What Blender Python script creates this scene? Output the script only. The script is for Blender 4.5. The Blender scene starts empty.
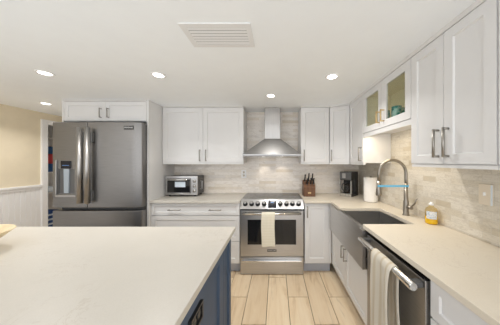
import bpy, bmesh, math, random
from mathutils import Vector, Matrix
C = bpy.context.scene
COL = C.collection
PI = math.pi
rnd = random.Random(4)

# ------------------------------------------------------------------ camera
cam_d = bpy.data.cameras.new('camera'); cam = bpy.data.objects.new('camera', cam_d); COL.objects.link(cam)
cam.location = (0, 0, 1.46); cam.rotation_euler = (PI/2, 0, 0)
cam_d.sensor_width = 36; cam_d.lens = 36*190/500
cam_d.shift_x = -26/500; cam_d.shift_y = -1/500
cam_d.clip_start = 0.01
C.camera = cam
# ------------------------------------------------------------------ world, exposure, fill lamp
w = bpy.data.worlds.new('world'); C.world = w; w.use_nodes = True
bg = w.node_tree.nodes['Background']; bg.inputs[0].default_value = (0.95, 0.97, 1.0, 1); bg.inputs[1].default_value = 1.6
vs = C.view_settings
vs.view_transform = 'Standard'; vs.look = 'None'; vs.gamma = 1; vs.exposure = 0.22; vs.use_curve_mapping = False
C.display_settings.display_device = 'sRGB'
C.cycles.max_bounces = 10; C.cycles.diffuse_bounces = 6; C.cycles.sample_clamp_indirect = 6

def area(name, loc, rot, sx, sy, power, color=(1, 1, 1), shape='RECTANGLE', spread=PI, parent=None):
    d = bpy.data.lights.new(name, 'AREA'); d.shape = shape; d.size = sx; d.size_y = sy
    d.energy = power; d.color = color; d.spread = spread
    o = bpy.data.objects.new(name, d); COL.objects.link(o); o.location = loc; o.rotation_euler = rot
    if parent: o.parent = parent
    return o
# fill lamp added unseen behind the viewer, tilted up to brighten the ceiling
area('rear_fill', (-1.0, -2.4, 1.5), (PI/2+.35, 0, 0), 4.6, 1.7, 12, (0.97, 0.985, 1.0))
CAN_W = 5.0          # each recessed can
CAN_C = (1.0, 0.97, 0.93)
CEIL = 2.245

# ------------------------------------------------------------------ materials
def mat(name, col=(.8, .8, .8), rough=.5, metal=0.0, **kw):
    m = bpy.data.materials.new(name); m.use_nodes = True
    b = m.node_tree.nodes['Principled BSDF']
    b.inputs['Base Color'].default_value = (*col, 1); b.inputs['Roughness'].default_value = rough
    b.inputs['Metallic'].default_value = metal
    for k, v in kw.items():
        b.inputs[k.replace('_', ' ')].default_value = v
    return m
def N(m, t, **kw):
    n = m.node_tree.nodes.new(t)
    for k, v in kw.items(): setattr(n, k, v)
    return n
def L(m, a, b): m.node_tree.links.new(a, b)
def bs(m): return m.node_tree.nodes['Principled BSDF']
def coords(m, scale=(1, 1, 1), rot=(0, 0, 0)):
    t = N(m, 'ShaderNodeTexCoord'); mp = N(m, 'ShaderNodeMapping')
    mp.inputs['Scale'].default_value = scale; mp.inputs['Rotation'].default_value = rot
    L(m, t.outputs['Object'], mp.inputs[0]); return mp.outputs[0]
def noise(m, vec, scale, detail=4, rough=.5, dist=0):
    n = N(m, 'ShaderNodeTexNoise'); n.inputs['Scale'].default_value = scale; n.inputs['Detail'].default_value = detail
    n.inputs['Roughness'].default_value = rough; n.inputs['Distortion'].default_value = dist
    L(m, vec, n.inputs['Vector']); return n.outputs[0]
def ramp(m, fac, stops):
    r = N(m, 'ShaderNodeValToRGB'); e = r.color_ramp.elements
    while len(e) < len(stops): e.new(.5)
    for i, (p, c) in enumerate(stops):
        e[i].position = p; e[i].color = (*c, 1)
    L(m, fac, r.inputs[0]); return r.outputs[0]
def mix(m, fac, a, b, mode='MIX'):
    x = N(m, 'ShaderNodeMix', data_type='RGBA', blend_type=mode)
    if isinstance(fac, (int, float)): x.inputs[0].default_value = fac
    else: L(m, fac, x.inputs[0])
    for i, v in ((6, a), (7, b)):
        if isinstance(v, tuple): x.inputs[i].default_value = (*v, 1)
        else: L(m, v, x.inputs[i])
    return x.outputs[2]
def bump(m, h, strength=.2, dist=.01):
    b = N(m, 'ShaderNodeBump'); b.inputs['Strength'].default_value = strength; b.inputs['Distance'].default_value = dist
    L(m, h, b.inputs['Height']); L(m, b.outputs[0], bs(m).inputs['Normal'])

def painted(name, col, rough=.4, var=.03):
    m = mat(name, col, rough)
    v = coords(m); n = noise(m, v, 6, 3)
    c = ramp(m, n, [(.3, tuple(x*(1-var) for x in col)), (.7, tuple(min(1, x*(1+var)) for x in col))])
    L(m, c, bs(m).inputs['Base Color']); return m
M = {}
M['white'] = painted('white_paint', (.76, .755, .75), .38, .01)
M['ceil'] = painted('ceiling_paint', (.935, .965, .99), .9, .015)
M['wall'] = painted('white_wall', (.82, .81, .80), .8, .015)
M['yellow'] = painted('yellow_wall_paint', (.82, .72, .54), .85, .03)
M['blue'] = painted('navy_paint', (.062, .096, .155), .5, .06)
bs(M['blue']).inputs['Specular IOR Level'].default_value = .25
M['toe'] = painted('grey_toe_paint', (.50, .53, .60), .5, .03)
M['trim'] = painted('trim_paint', (.88, .875, .87), .45, .01)

def steel(name, col, rough, axis):
    m = mat(name, col, rough, 1.0)
    sc = {'x': (2, 90, 90), 'z': (90, 90, 2), 'y': (90, 2, 90)}[axis]
    v = coords(m, sc); n = noise(m, v, 3, 4)
    L(m, ramp(m, n, [(.3, tuple(x*.90 for x in col)), (.7, tuple(min(1, x*1.08) for x in col))]), bs(m).inputs['Base Color'])
    mr = N(m, 'ShaderNodeMapRange'); mr.inputs[3].default_value = rough*.85; mr.inputs[4].default_value = rough*1.2
    L(m, n, mr.inputs[0]); L(m, mr.outputs[0], bs(m).inputs['Roughness'])
    return m
M['steel'] = steel('brushed_steel', (.52, .515, .515), .32, 'x')
M['steel_v'] = steel('brushed_steel_upright', (.60, .59, .58), .26, 'z')
M['fridge'] = steel('dark_brushed_steel', (.27, .262, .255), .42, 'x')
M['fridge_side'] = mat('fridge_side_grey', (.12, .12, .12), .5, .3)
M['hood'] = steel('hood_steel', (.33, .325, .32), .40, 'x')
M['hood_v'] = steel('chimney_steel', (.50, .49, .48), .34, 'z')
M['satin'] = mat('satin_steel', (.46, .45, .44), .42, 1.0)
M['dish'] = steel('dishwasher_steel', (.40, .39, .38), .34, 'y')
M['sink'] = steel('sink_steel', (.56, .55, .54), .30, 'y')
M['nickel'] = mat('satin_nickel', (.37, .35, .32), .33, 1.0)
M['chrome'] = mat('polished_chrome', (.75, .74, .72), .15, 1.0)
M['faucet'] = steel('brushed_nickel', (.34, .31, .27), .34, 'z')
M['brass'] = mat('gold_pull_metal', (.78, .60, .32), .3, 1.0)
M['black'] = mat('black_plastic', (.02, .02, .02), .35)
M['blackmetal'] = mat('matte_black_metal', (.015, .016, .018), .4)
M['bglass'] = mat('black_glass', (.012, .012, .013), .06)
M['cook'] = mat('cooktop_glass', (.03, .03, .032), .08)
M['vent'] = mat('vent_enamel', (.80, .80, .80), .7)
M['gap'] = mat('vent_gap', (.33, .33, .33), .9)
M['ring'] = mat('burner_ring_print', (.30, .30, .31), .2)
M['display'] = mat('display_glass', (.01, .012, .02), .1)
M['glow'] = mat('display_digits', (.02, .05, .10), .3)
bs(M['glow']).inputs['Emission Color'].default_value = (.25, .5, 1, 1); bs(M['glow']).inputs['Emission Strength'].default_value = .35
M['lamp'] = mat('lamp_lens', (1, 1, 1), .4)
bs(M['lamp']).inputs['Emission Color'].default_value = (1, .97, .92, 1); bs(M['lamp']).inputs['Emission Strength'].default_value = 6
def thin_glass(name, tint, refl=.9):
    m = bpy.data.materials.new(name); m.use_nodes = True; nt = m.node_tree; nt.nodes.clear()
    o = N(m, 'ShaderNodeOutputMaterial'); a = N(m, 'ShaderNodeBsdfTransparent'); g_ = N(m, 'ShaderNodeBsdfGlossy'); x = N(m, 'ShaderNodeMixShader'); fr_ = N(m, 'ShaderNodeLayerWeight'); pw = N(m, 'ShaderNodeMath', operation='POWER'); pw.inputs[1].default_value = 4.0; fr_.inputs['Blend'].default_value = .5; L(m, fr_.outputs['Facing'], pw.inputs[0])
    a.inputs[0].default_value = (*tint, 1); g_.inputs['Roughness'].default_value = .03
    ml = N(m, 'ShaderNodeMath', operation='MULTIPLY_ADD'); ml.inputs[1].default_value = refl*.6; ml.inputs[2].default_value = .03; L(m, pw.outputs[0], ml.inputs[0])
    L(m, ml.outputs[0], x.inputs[0]); L(m, a.outputs[0], x.inputs[1]); L(m, g_.outputs[0], x.inputs[2]); L(m, x.outputs[0], o.inputs[0]); return m
M['pane'] = thin_glass('cabinet_pane', (.97, .985, .97))
M['glass'] = thin_glass('carafe_glass', (.80, .80, .80))
M['bottle'] = thin_glass('clear_bottle', (.93, .86, .68))
M['teal'] = mat('teal_glass', (.10, .55, .50), .1, Transmission_Weight=.35)
v = coords(M['teal'], (1, 1, 1)); vo = N(M['teal'], 'ShaderNodeTexVoronoi'); vo.inputs['Scale'].default_value = 32; L(M['teal'], v, vo.inputs['Vector'])
L(M['teal'], ramp(M['teal'], vo.outputs['Distance'], [(.15, (.02, .30, .30)), (.4, (.08, .50, .46)), (.65, (.50, .80, .74))]), bs(M['teal']).inputs['Base Color'])
M['inside'] = painted('cabinet_interior', (.90, .83, .60), .5, .03)
M['paper'] = painted('paper_towel', (.88, .86, .83), .95, .02)
M['card'] = mat('cardboard_core', (.45, .33, .2), .9)
M['soap'] = mat('yellow_soap', (.98, .68, .02), .15)
M['label'] = mat('soap_label', (.78, .80, .82), .5)
v = coords(M['label'], (60, 60, 90)); L(M['label'], ramp(M['label'], noise(M['label'], v, 1.5, 2), [(.5, (.82, .83, .82)), (.6, (.45, .55, .68))]), bs(M['label']).inputs['Base Color'])
M['cap'] = mat('white_plastic', (.92, .92, .92), .4)
M['plate'] = mat('almond_plate', (.76, .68, .56), .45)
M['tape'] = mat('blue_tape', (.16, .55, .85), .5)
M['water'] = mat('dispenser_light', (.36, .41, .46), .3)
M['badge'] = mat('badge_plate', (.05, .05, .05), .3)
M['badge_text'] = mat('badge_letters', (.75, .75, .74), .3)

def wood(name, a, b, sc=(3, 30, 30), rough=.5):
    m = mat(name, a, rough); v = coords(m, sc); n = noise(m, v, 2, 6, .6, .6)
    L(m, ramp(m, n, [(.3, a), (.7, b)]), bs(m).inputs['Base Color']); return m
M['knife_wood'] = wood('walnut', (.095, .04, .018), (.19, .085, .038), (25, 25, 4))
M['bowl'] = wood('pale_wood', (.70, .55, .33), (.84, .72, .50), (12, 12, 3))

def quartz(name, base, vein, warm):
    m = mat(name, base, .36); v = coords(m)
    n1 = noise(m, v, 2.2, 5, .6, 1.5); c1 = ramp(m, n1, [(.3, base), (.7, warm)])
    n2 = noise(m, v, 5.5, 8, .62, 2.2); f = ramp(m, n2, [(.485, (0, 0, 0)), (.5, (1, 1, 1)), (.515, (0, 0, 0))])
    n4 = noise(m, v, 2.0, 2); f4 = ramp(m, n4, [(.48, (0, 0, 0)), (.68, (.75, .75, .75))])
    ff = N(m, 'ShaderNodeMath', operation='MULTIPLY'); L(m, f, ff.inputs[0]); L(m, f4, ff.inputs[1])
    c2 = mix(m, ff.outputs[0], c1, vein)
    n3 = noise(m, v, 260, 2); c3 = mix(m, .06, c2, ramp(m, n3, [(.35, (.4, .36, .3)), (.6, (1, 1, 1))]), 'MULTIPLY')
    L(m, c3, bs(m).inputs['Base Color']); return m
M['quartz'] = quartz('cream_quartz', (.74, .67, .555), (.57, .49, .40), (.76, .695, .585))
M['quartz_baked_light'] = quartz('baked_light_quartz', (.60, .57, .51), (.46, .40, .33), (.63, .595, .535))  # greyer quartz copy: lighting on island and left worktop painted into the colour

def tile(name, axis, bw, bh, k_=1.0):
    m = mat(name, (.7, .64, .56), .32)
    t = N(m, 'ShaderNodeTexCoord'); sp = N(m, 'ShaderNodeSeparateXYZ'); cb = N(m, 'ShaderNodeCombineXYZ')
    L(m, t.outputs['Object'], sp.inputs[0]); L(m, sp.outputs[axis], cb.inputs[0]); L(m, sp.outputs[2], cb.inputs[1])
    br = N(m, 'ShaderNodeTexBrick'); L(m, cb.outputs[0], br.inputs['Vector'])
    br.inputs['Color1'].default_value = (0, 0, 0, 1); br.inputs['Color2'].default_value = (1, 1, 1, 1); br.inputs['Mortar'].default_value = (.5, .5, .5, 1)
    br.inputs['Scale'].default_value = 1; br.inputs['Mortar Size'].default_value = .0015; br.inputs['Mortar Smooth'].default_value = .3
    br.inputs['Brick Width'].default_value = bw; br.inputs['Row Height'].default_value = bh; br.offset = .37; br.squash = 1.0
    tone = ramp(m, br.outputs[0], [(0, (.62, .545, .435)), (.12, (.72, .655, .555)), (.4, (.78, .725, .645)), (.85, (.82, .77, .70)), (1, (.71, .665, .605))])
    va = N(m, 'ShaderNodeVectorMath', operation='MULTIPLY'); L(m, cb.outputs[0], va.inputs[0]); va.inputs[1].default_value = (3, 9, 1)
    ad = N(m, 'ShaderNodeVectorMath', operation='ADD'); L(m, va.outputs[0], ad.inputs[0]); L(m, br.outputs[0], ad.inputs[1])
    n = noise(m, ad.outputs[0], 1.6, 6, .62, 1.2)
    c = mix(m, ramp(m, n, [(.54, (0, 0, 0)), (.74, (.75, .75, .75))]), tone, (.52, .455, .375))
    n2 = noise(m, ad.outputs[0], 3.2, 7, .6, 2.5)
    c = mix(m, ramp(m, n2, [(.47, (0, 0, 0)), (.5, (.5, .5, .5)), (.53, (0, 0, 0))]), c, (.46, .40, .34))
    c = mix(m, br.outputs['Fac'], c, (.66, .62, .56))
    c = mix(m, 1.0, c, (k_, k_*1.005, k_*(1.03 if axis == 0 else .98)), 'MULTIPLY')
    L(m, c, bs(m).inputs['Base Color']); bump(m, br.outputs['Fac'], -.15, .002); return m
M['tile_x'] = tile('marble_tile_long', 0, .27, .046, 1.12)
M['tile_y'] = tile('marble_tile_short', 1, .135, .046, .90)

m = M['plank'] = mat('plank_tile', (.6, .48, .34), .35)
g = N(m, 'ShaderNodeNewGeometry'); v = coords(m, (14, 1.6, 1))
ad = N(m, 'ShaderNodeVectorMath', operation='ADD'); sc = N(m, 'ShaderNodeVectorMath', operation='SCALE')
cb = N(m, 'ShaderNodeCombineXYZ'); L(m, g.outputs['Random Per Island'], cb.inputs[0]); L(m, g.outputs['Random Per Island'], cb.inputs[1])
L(m, cb.outputs[0], sc.inputs[0]); sc.inputs['Scale'].default_value = 37; L(m, v, ad.inputs[0]); L(m, sc.outputs[0], ad.inputs[1])
n = noise(m, ad.outputs[0], 1.1, 6, .6, .8)
grain = ramp(m, n, [(.25, (.60, .43, .255)), (.48, (.81, .645, .44)), (.8, (.88, .745, .55))])
tint = ramp(m, g.outputs['Random Per Island'], [(0, (.88, .86, .84)), (1, (1, 1, 1))])
c = mix(m, 1.0, grain, tint, 'MULTIPLY')
n2 = noise(m, ad.outputs[0], .5, 3, .5, 2); c = mix(m, ramp(m, n2, [(.60, (0, 0, 0)), (.72, (.5, .5, .5))]), c, (.42, .30, .19))
L(m, c, bs(m).inputs['Base Color'])
M['grout'] = painted('grout', (.20, .145, .10), .9, .05)

def cloth(name, a, b, axis, scale, stops):
    m = mat(name, a, .95); v = coords(m)
    sp = N(m, 'ShaderNodeSeparateXYZ'); L(m, v, sp.inputs[0])
    ml = N(m, 'ShaderNodeMath', operation='MULTIPLY'); L(m, sp.outputs[axis], ml.inputs[0]); ml.inputs[1].default_value = scale
    fr = N(m, 'ShaderNodeMath', operation='FRACT'); L(m, ml.outputs[0], fr.inputs[0])
    c = ramp(m, fr.outputs[0], stops(a, b))
    L(m, c, bs(m).inputs['Base Color']); bump(m, noise(m, v, 350, 2), .5, .004); return m
M['towel'] = cloth('cream_waffle_cloth', (.72, .665, .565), (.62, .535, .40), 1, 17, lambda a, b: [(0, a), (.45, a), (.60, b), (.75, b), (.9, a), (1, a)])
M['towel2'] = cloth('ivory_cloth', (.80, .75, .60), (.84, .79, .66), 2, 30, lambda a, b: [(0, a), (.5, b), (1, a)])
M['stripe'] = cloth('blue_white_stripes', (.02, .06, .20), (.55, .62, .72), 2, 12.0, lambda a, b: [(0, a), (.60, a), (.64, b), (.96, b), (1, a)])
M['red'] = mat('red_packet', (.45, .04, .05), .5)
M['navy'] = mat('blue_packet', (.02, .09, .25), .5)
M['pale'] = mat('pale_blue_cloth', (.70, .78, .86), .8)

# ------------------------------------------------------------------ mesh helpers
class MB:
    def __init__(s): s.bm = bmesh.new()
    def _faces(s, vs_, fs):
        vv = [s.bm.verts.new(p) for p in vs_]
        out = []
        for f in fs: out.append(s.bm.faces.new([vv[i] for i in f]))
        return vv, out
    def box(s, x0, x1, y0, y1, z0, z1, bev=0, seg=2):
        P = [(x, y, z) for x in (x0, x1) for y in (y0, y1) for z in (z0, z1)]
        vv, ff = s._faces(P, [(0, 1, 3, 2), (4, 6, 7, 5), (0, 4, 5, 1), (2, 3, 7, 6), (0, 2, 6, 4), (1, 5, 7, 3)])
        if bev:
            ed = list({e for f in ff for e in f.edges})
            bmesh.ops.bevel(s.bm, geom=ed, offset=bev, segments=seg, affect='EDGES', profile=.5)
        return s
    def prism(s, poly, vec, bev=0):
        """polygon (3-D points) extruded along vec"""
        a = [Vector(p) for p in poly]; n = len(a); b = [p+Vector(vec) for p in a]
        vv, ff = s._faces(a+b, [tuple(range(n)), tuple(range(2*n-1, n-1, -1))]+[(i, (i+1) % n, n+(i+1) % n, n+i) for i in range(n)])
        if bev:
            ed = list({e for f in ff for e in f.edges})
            bmesh.ops.bevel(s.bm, geom=ed, offset=bev, segments=2, affect='EDGES', profile=.5)
        return s
    def tube(s, pts, r, seg=12, caps=True):
        pts = [Vector(p) for p in pts]; n = len(pts)
        rr = r if isinstance(r, (list, tuple)) else [r]*n
        rings = []; up = None
        for i, p in enumerate(pts):
            t = (pts[min(i+1, n-1)]-pts[max(i-1, 0)]).normalized()
            if up is None:
                up = Vector((0, 0, 1)) if abs(t.z) < .9 else Vector((1, 0, 0))
            u = (up-t*up.dot(t)).normalized(); up = u; w_ = t.cross(u)
            rings.append([s.bm.verts.new(p+(u*math.cos(a)+w_*math.sin(a))*rr[i]) for a in (2*PI*k/seg for k in range(seg))])
        for i in range(n-1):
            for k in range(seg):
                f = s.bm.faces.new((rings[i][k], rings[i][(k+1) % seg], rings[i+1][(k+1) % seg], rings[i+1][k])); f.smooth = True
        if caps:
            s.bm.faces.new(list(reversed(rings[0]))); s.bm.faces.new(rings[-1])
        return s
    def lathe(s, prof, c=(0, 0, 0), seg=28, axis=None, close=False):
        """prof = [(r,h)...] revolved about z (or about the unit vector axis) at c"""
        Q = Matrix.Identity(3) if axis is None else Vector((0, 0, 1)).rotation_difference(Vector(axis)).to_matrix()
        c = Vector(c); rings = []
        for r, h in prof:
            if r < 1e-6: rings.append([s.bm.verts.new(c+Q @ Vector((0, 0, h)))])
            else: rings.append([s.bm.verts.new(c+Q @ Vector((r*math.cos(2*PI*k/seg), r*math.sin(2*PI*k/seg), h))) for k in range(seg)])
        pairs = list(zip(rings, rings[1:]))
        if close: pairs.append((rings[-1], rings[0]))
        for a, b in pairs:
            for k in range(seg):
                k2 = (k+1) % seg
                if len(a) == 1 and len(b) == 1: continue
                if len(a) == 1: f = s.bm.faces.new((a[0], b[k2], b[k]))
                elif len(b) == 1: f = s.bm.faces.new((a[k], a[k2], b[0]))
                else: f = s.bm.faces.new((a[k], a[k2], b[k2], b[k]))
                f.smooth = True
        return s
    def slab(s, xs, ys, keep, z0, z1, bev=0):
        """rectangles of a grid joined into one plate with thickness"""
        V = {}
        def g(i, j):
            if (i, j) not in V: V[i, j] = s.bm.verts.new((xs[i], ys[j], z1))
            return V[i, j]
        ff = [s.bm.faces.new((g(i, j), g(i+1, j), g(i+1, j+1), g(i, j+1))) for i, j in keep]
        r = bmesh.ops.extrude_face_region(s.bm, geom=ff)
        bmesh.ops.translate(s.bm, verts=[v_ for v_ in r['geom'] if isinstance(v_, bmesh.types.BMVert)], vec=(0, 0, z0-z1))
        if bev:
            bmesh.ops.recalc_face_normals(s.bm, faces=s.bm.faces)
            ed = [e for e in s.bm.edges if len(e.link_faces) == 2 and e.calc_face_angle(0) > 1]
            bmesh.ops.bevel(s.bm, geom=ed, offset=bev, segments=2, affect='EDGES', profile=.5)
        return s
    def panel(s, o, u, n, w_, h, t=.02, rail=.06, rec=.009, open_=False, sl=None):
        """shaker front: o = lower corner on the carcass face, u along, n outward"""
        o, u, n = Vector(o), Vector(u).normalized(), Vector(n).normalized(); z = Vector((0, 0, 1))
        def ring(m_, d): return [o+u*m_+z*m_+n*d, o+u*(w_-m_)+z*m_+n*d, o+u*(w_-m_)+z*(h-m_)+n*d, o+u*m_+z*(h-m_)+n*d]
        if open_:
            P = ring(0, 0)+ring(0, t)+ring(rail, t)+ring(rail, 0); n_ = 4
            F = []
            for a in range(4):
                for k in range(4):
                    b = (a+1) % 4; k2 = (k+1) % 4
                    F.append((a*4+k, a*4+k2, b*4+k2, b*4+k))
            s._faces(P, F)
        else:
            P = ring(0, 0)+ring(0, t)+ring(rail, t)+ring(rail+.006, t-rec)
            F = [(3, 2, 1, 0), (12, 13, 14, 15)]
            for a in range(3):
                for k in range(4):
                    k2 = (k+1) % 4
                    F.append((a*4+k, a*4+k2, a*4+4+k2, a*4+4+k))
            s._faces(P, F)
        return s
    def pull(s, c, d, n, ln, off=.032, r=.006, flat=True):
        """bar pull: c = centre on the face, d = bar direction, n = outward"""
        c, d, n = Vector(c), Vector(d).normalized(), Vector(n).normalized()
        a, b = c-d*ln/2, c+d*ln/2
        k = n*off
        s.tube([a-d*.006+k, b+d*.006+k], r, 8)
        s.tube([a, a+k], r*.9, 8); s.tube([b, b+k], r*.9, 8)
        return s

MP = {}
def link(name, mb, m, parent=None, local=False, bevel=0, smooth=False):
    bmesh.ops.recalc_face_normals(mb.bm, faces=mb.bm.faces)
    me = bpy.data.meshes.new(name); o = bpy.data.objects.new(name, me); COL.objects.link(o)
    if parent is not None:
        if not local: mb.bm.transform(MP[parent.name].inverted())
        o.parent = parent; MP[o.name] = MP[parent.name]
    else:
        vs_ = [v_.co for v_ in mb.bm.verts]
        c = Vector(((min(p.x for p in vs_)+max(p.x for p in vs_))/2, (min(p.y for p in vs_)+max(p.y for p in vs_))/2, min(p.z for p in vs_)))
        T_ = Matrix.Translation(c); mb.bm.transform(T_.inverted()); o.location = c; MP[o.name] = T_
    mb.bm.to_mesh(me); mb.bm.free()
    for q in (m if isinstance(m, list) else [m]): me.materials.append(q)
    if smooth:
        for p in me.polygons: p.use_smooth = True
    if bevel:
        md = o.modifiers.new('bevel', 'BEVEL'); md.width = bevel; md.segments = 2; md.limit_method = 'ANGLE'
    return o
def tag(o, label, cat, group=None):
    o['label'] = label; o['category'] = cat
    if group: o['group'] = group
    return o
def thing(name, label, cat, loc, rotz=0, group=None):
    o = bpy.data.objects.new(name, None); COL.objects.link(o); o.empty_display_size = .1
    o.location = loc; o.rotation_euler = (0, 0, rotz)
    MP[o.name] = Matrix.Translation(Vector(loc)) @ Matrix.Rotation(rotz, 4, 'Z')
    return tag(o, label, cat, group)
def struct(name, mb, m, parent=None):
    o = link(name, mb, m, parent)
    o['kind'] = 'structure'; return o
def text(name, s, m, parent, size, origin, u, up, depth=.001, center=True):
    cu = bpy.data.curves.new('text_src', 'FONT'); cu.body = s; cu.size = size; cu.extrude = depth
    cu.align_x = 'CENTER'; cu.align_y = 'CENTER'
    to = bpy.data.objects.new('text_src', cu); COL.objects.link(to)
    dg = bpy.context.evaluated_depsgraph_get(); me = bpy.data.meshes.new_from_object(to.evaluated_get(dg))
    bpy.data.objects.remove(to); bpy.data.curves.remove(cu)
    u, up = Vector(u).normalized(), Vector(up).normalized(); n = u.cross(up)
    T_ = Matrix((( u.x, up.x, n.x, origin[0]), (u.y, up.y, n.y, origin[1]), (u.z, up.z, n.z, origin[2]), (0, 0, 0, 1)))
    me.transform(MP[parent.name].inverted() @ T_)
    me.name = name; o = bpy.data.objects.new(name, me); COL.objects.link(o); o.parent = parent; MP[o.name] = MP[parent.name]
    me.materials.clear(); me.materials.append(m); return o

NX, NY, NZ = Vector((-1, 0, 0)), Vector((0, -1, 0)), Vector((0, 0, 1))
XR = 1.32       # right wall
YB = 3.03       # back wall
XL = -3.75      # left wall
CT, CB = .955, .923     # worktop top / underside

# ------------------------------------------------------------------ STRUCTURE
f = MB(); f.box(-5.0, 1.42, -1.2, 4.3, -.06, -.012)
fl = link('floor', f, M['grout']); fl['kind'] = 'structure'
pk = MB(); W, Ln, gap = .22, 1.03, .0032
for k in range(-22, 9):
    x0 = -.311+(k-0)*W
    off = 1.703+{0: .344, 1: 0.0, 2: -.343}[0 if k == 4 else (k+1) % 3]
    n0 = math.floor((-1.2-off)/Ln)
    for i in range(n0, n0+9):
        a, b = off+i*Ln, off+(i+1)*Ln
        a, b = max(a, -1.2), min(b, 4.3)
        x1 = min(x0+W, 1.42); xa = max(x0, -5.0)
        if b-a > .02 and x1-xa > .02: pk.box(xa+gap, x1-gap, a+gap, b-gap, -.012, 0)
pl = link('floor_planks', pk, M['plank'], fl)

c_ = MB(); c_.box(-5.0, 1.42, -.7, 4.3, CEIL, CEIL+.1); struct('ceiling', c_, M['ceil'])
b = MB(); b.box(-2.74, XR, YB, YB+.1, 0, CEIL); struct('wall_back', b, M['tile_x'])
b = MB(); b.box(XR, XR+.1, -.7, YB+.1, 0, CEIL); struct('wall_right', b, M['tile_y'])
DY0, DY1 = 3.10, 3.95     # pantry doorway in the left wall
b = MB(); b.slab([XL-.1, XL], [.2, DY0, DY1, 4.3], [(0, 0), (0, 2)], 0, CEIL); b.box(XL-.1, XL, DY0, DY1, 2.08, CEIL)
wl = struct('wall_left', b, M['yellow'])
b = MB(); b.box(-5.0, 1.42, 4.3, 4.4, 0, CEIL); struct('wall_hall', b, M['wall'])
b = MB(); b.box(-4.55, -4.45, 2.6, 4.3, 0, CEIL); struct('wall_pantry', b, M['wall'])
b = MB(); b.box(-4.45, XL-.1, 2.6, 2.7, 0, CEIL); struct('wall_pantry_side', b, M['wall'])
b = MB(); b.box(-2.80, -2.74, YB, 4.3, 0, CEIL); struct('wall_hall_side', b, M['wall'])
# beadboard wainscot: a grooved sheet below the rail
b = MB(); pr = []; y = .2
while y < DY0-.075:
    pr += [(XL+.015, y), (XL+.015, y+.048), (XL+.008, y+.052), (XL+.008, y+.056)]; y += .06
poly = [(XL+.001, .2)]+pr+[(XL+.001, y)]
poly = [(px, py, .0) for px, py in poly]; b.prism(poly[::-1], (0, 0, 1.05)); struct('trim_wainscot', b, M['trim'])
b = MB(); b.prism([(XL, .2, 1.03), (XL+.03, .2, 1.03), (XL+.032, .2, 1.06), (XL+.045, .2, 1.068), (XL+.045, .2, 1.088), (XL, .2, 1.095)], (0, DY0-.075-.2, 0)); struct('trim_chair_rail', b, M['trim'])
# doorway casing
b = MB(); b.slab([DY0-.075, DY0, DY1, DY1+.075], [0, 2.06, 2.135], [(0, 0), (0, 1), (1, 1), (2, 1), (2, 0)], 0, .03)
b.bm.transform(Matrix(((0, 0, 1, XL), (1, 0, 0, 0), (0, 1, 0, 0), (0, 0, 0, 1)))); struct('trim_doorway', b, M['trim'])
b = MB(); b.box(XL-.1, XL, DY0, DY0+.015, 0, 2.08); struct('trim_door_jamb', b, M['trim'])

# ------------------------------------------------------------------ CABINETS
def door(parent, o, u, n, w_, h, pull=None, hm='nickel', name='door', rail=.06, ln=.15, ax='z', m='white', r=.006):
    d = link(name, MB().panel(o, u, n, w_, h, rail=rail), M[m], parent)
    if pull:
        for pc in (pull if isinstance(pull, list) else [pull]):
            c = Vector(o)+Vector(u).normalized()*pc[0]+NZ*pc[1]+Vector(n).normalized()*.02
            link('handle', MB().pull(c, NZ if ax == 'z' else u, n, ln, r=r), M[hm], d)
    return d
UZ0, UZ1 = 1.43, CEIL-.018
def upper_back(x0, x1, label, nd, pulls, yf=2.70, z0=UZ0):
    t = thing('wall_cabinet', label, 'cabinet', ((x0+x1)/2, (yf+YB)/2, z0))
    link('carcass', MB().box(x0, x1, yf+.02, YB-.002, z0+.012, UZ1), M['white'], t)
    link('light_rail', MB().box(x0, x1, yf+.006, yf+.03, z0-.008, z0+.012), M['white'], t)
    link('crown', MB().prism([(x0, yf+.03, UZ1), (x0, yf-.004, UZ1), (x0, yf-.02, CEIL-.001), (x0, yf+.03, CEIL-.001)], (x1-x0, 0, 0)), M['white'], t)
    w_ = (x1-x0)/nd
    for i in range(nd):
        door(t, (x0+i*w_+.002, yf+.02, z0+.016), (1, 0, 0), NY, w_-.004, UZ1-z0-.02, (pulls[i], .10))
    return t
upper_back(-1.615, -.462, 'wide white two-door wall cabinet left of the range hood above the toaster oven', 2, [.535, .045])
upper_back(.355, .757, 'white single-door wall cabinet right of the range hood above the knife block', 1, [.04])
# corner cabinet with an angled door
P0, P1 = Vector((.760, 2.70, 0)), Vector((.997, 2.577, 0))
t = thing('corner_cabinet', 'white corner wall cabinet with an angled door above the coffee maker', 'cabinet', (1.05, 2.82, UZ0))
dv = (P1-P0).normalized(); nv = Vector((dv.y, -dv.x, 0)); q0, q1 = P0-nv*.02, P1-nv*.02
def zp(p, z): return (p.x, p.y, z)
pts = [q0, q1+Vector((.004, 0, 0)), Vector((XR-.002, 2.590, 0)), Vector((XR-.002, YB-.002, 0)), Vector((.760, YB-.002, 0))]
link('carcass', MB().prism([zp(p, UZ0+.012) for p in pts], (0, 0, UZ1-UZ0-.012)), M['white'], t)
link('light_rail', MB().prism([zp(p, UZ0-.008) for p in (P0-nv*.006, P1-nv*.006, P1-nv*.03, P0-nv*.03)], (0, 0, .02)), M['white'], t)
link('crown', MB().prism([zp(P0-nv*.03, UZ1), zp(P0+nv*.012, UZ1), zp(P1+nv*.012, UZ1), zp(P1-nv*.03, UZ1)], (0, 0, CEIL-.001-UZ1)), M['white'], t)
door(t, zp(q0+dv*.003, UZ0+.016), dv, nv, (P1-P0).length-.006, UZ1-UZ0-.02, (.03, .10), rail=.05)

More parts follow.
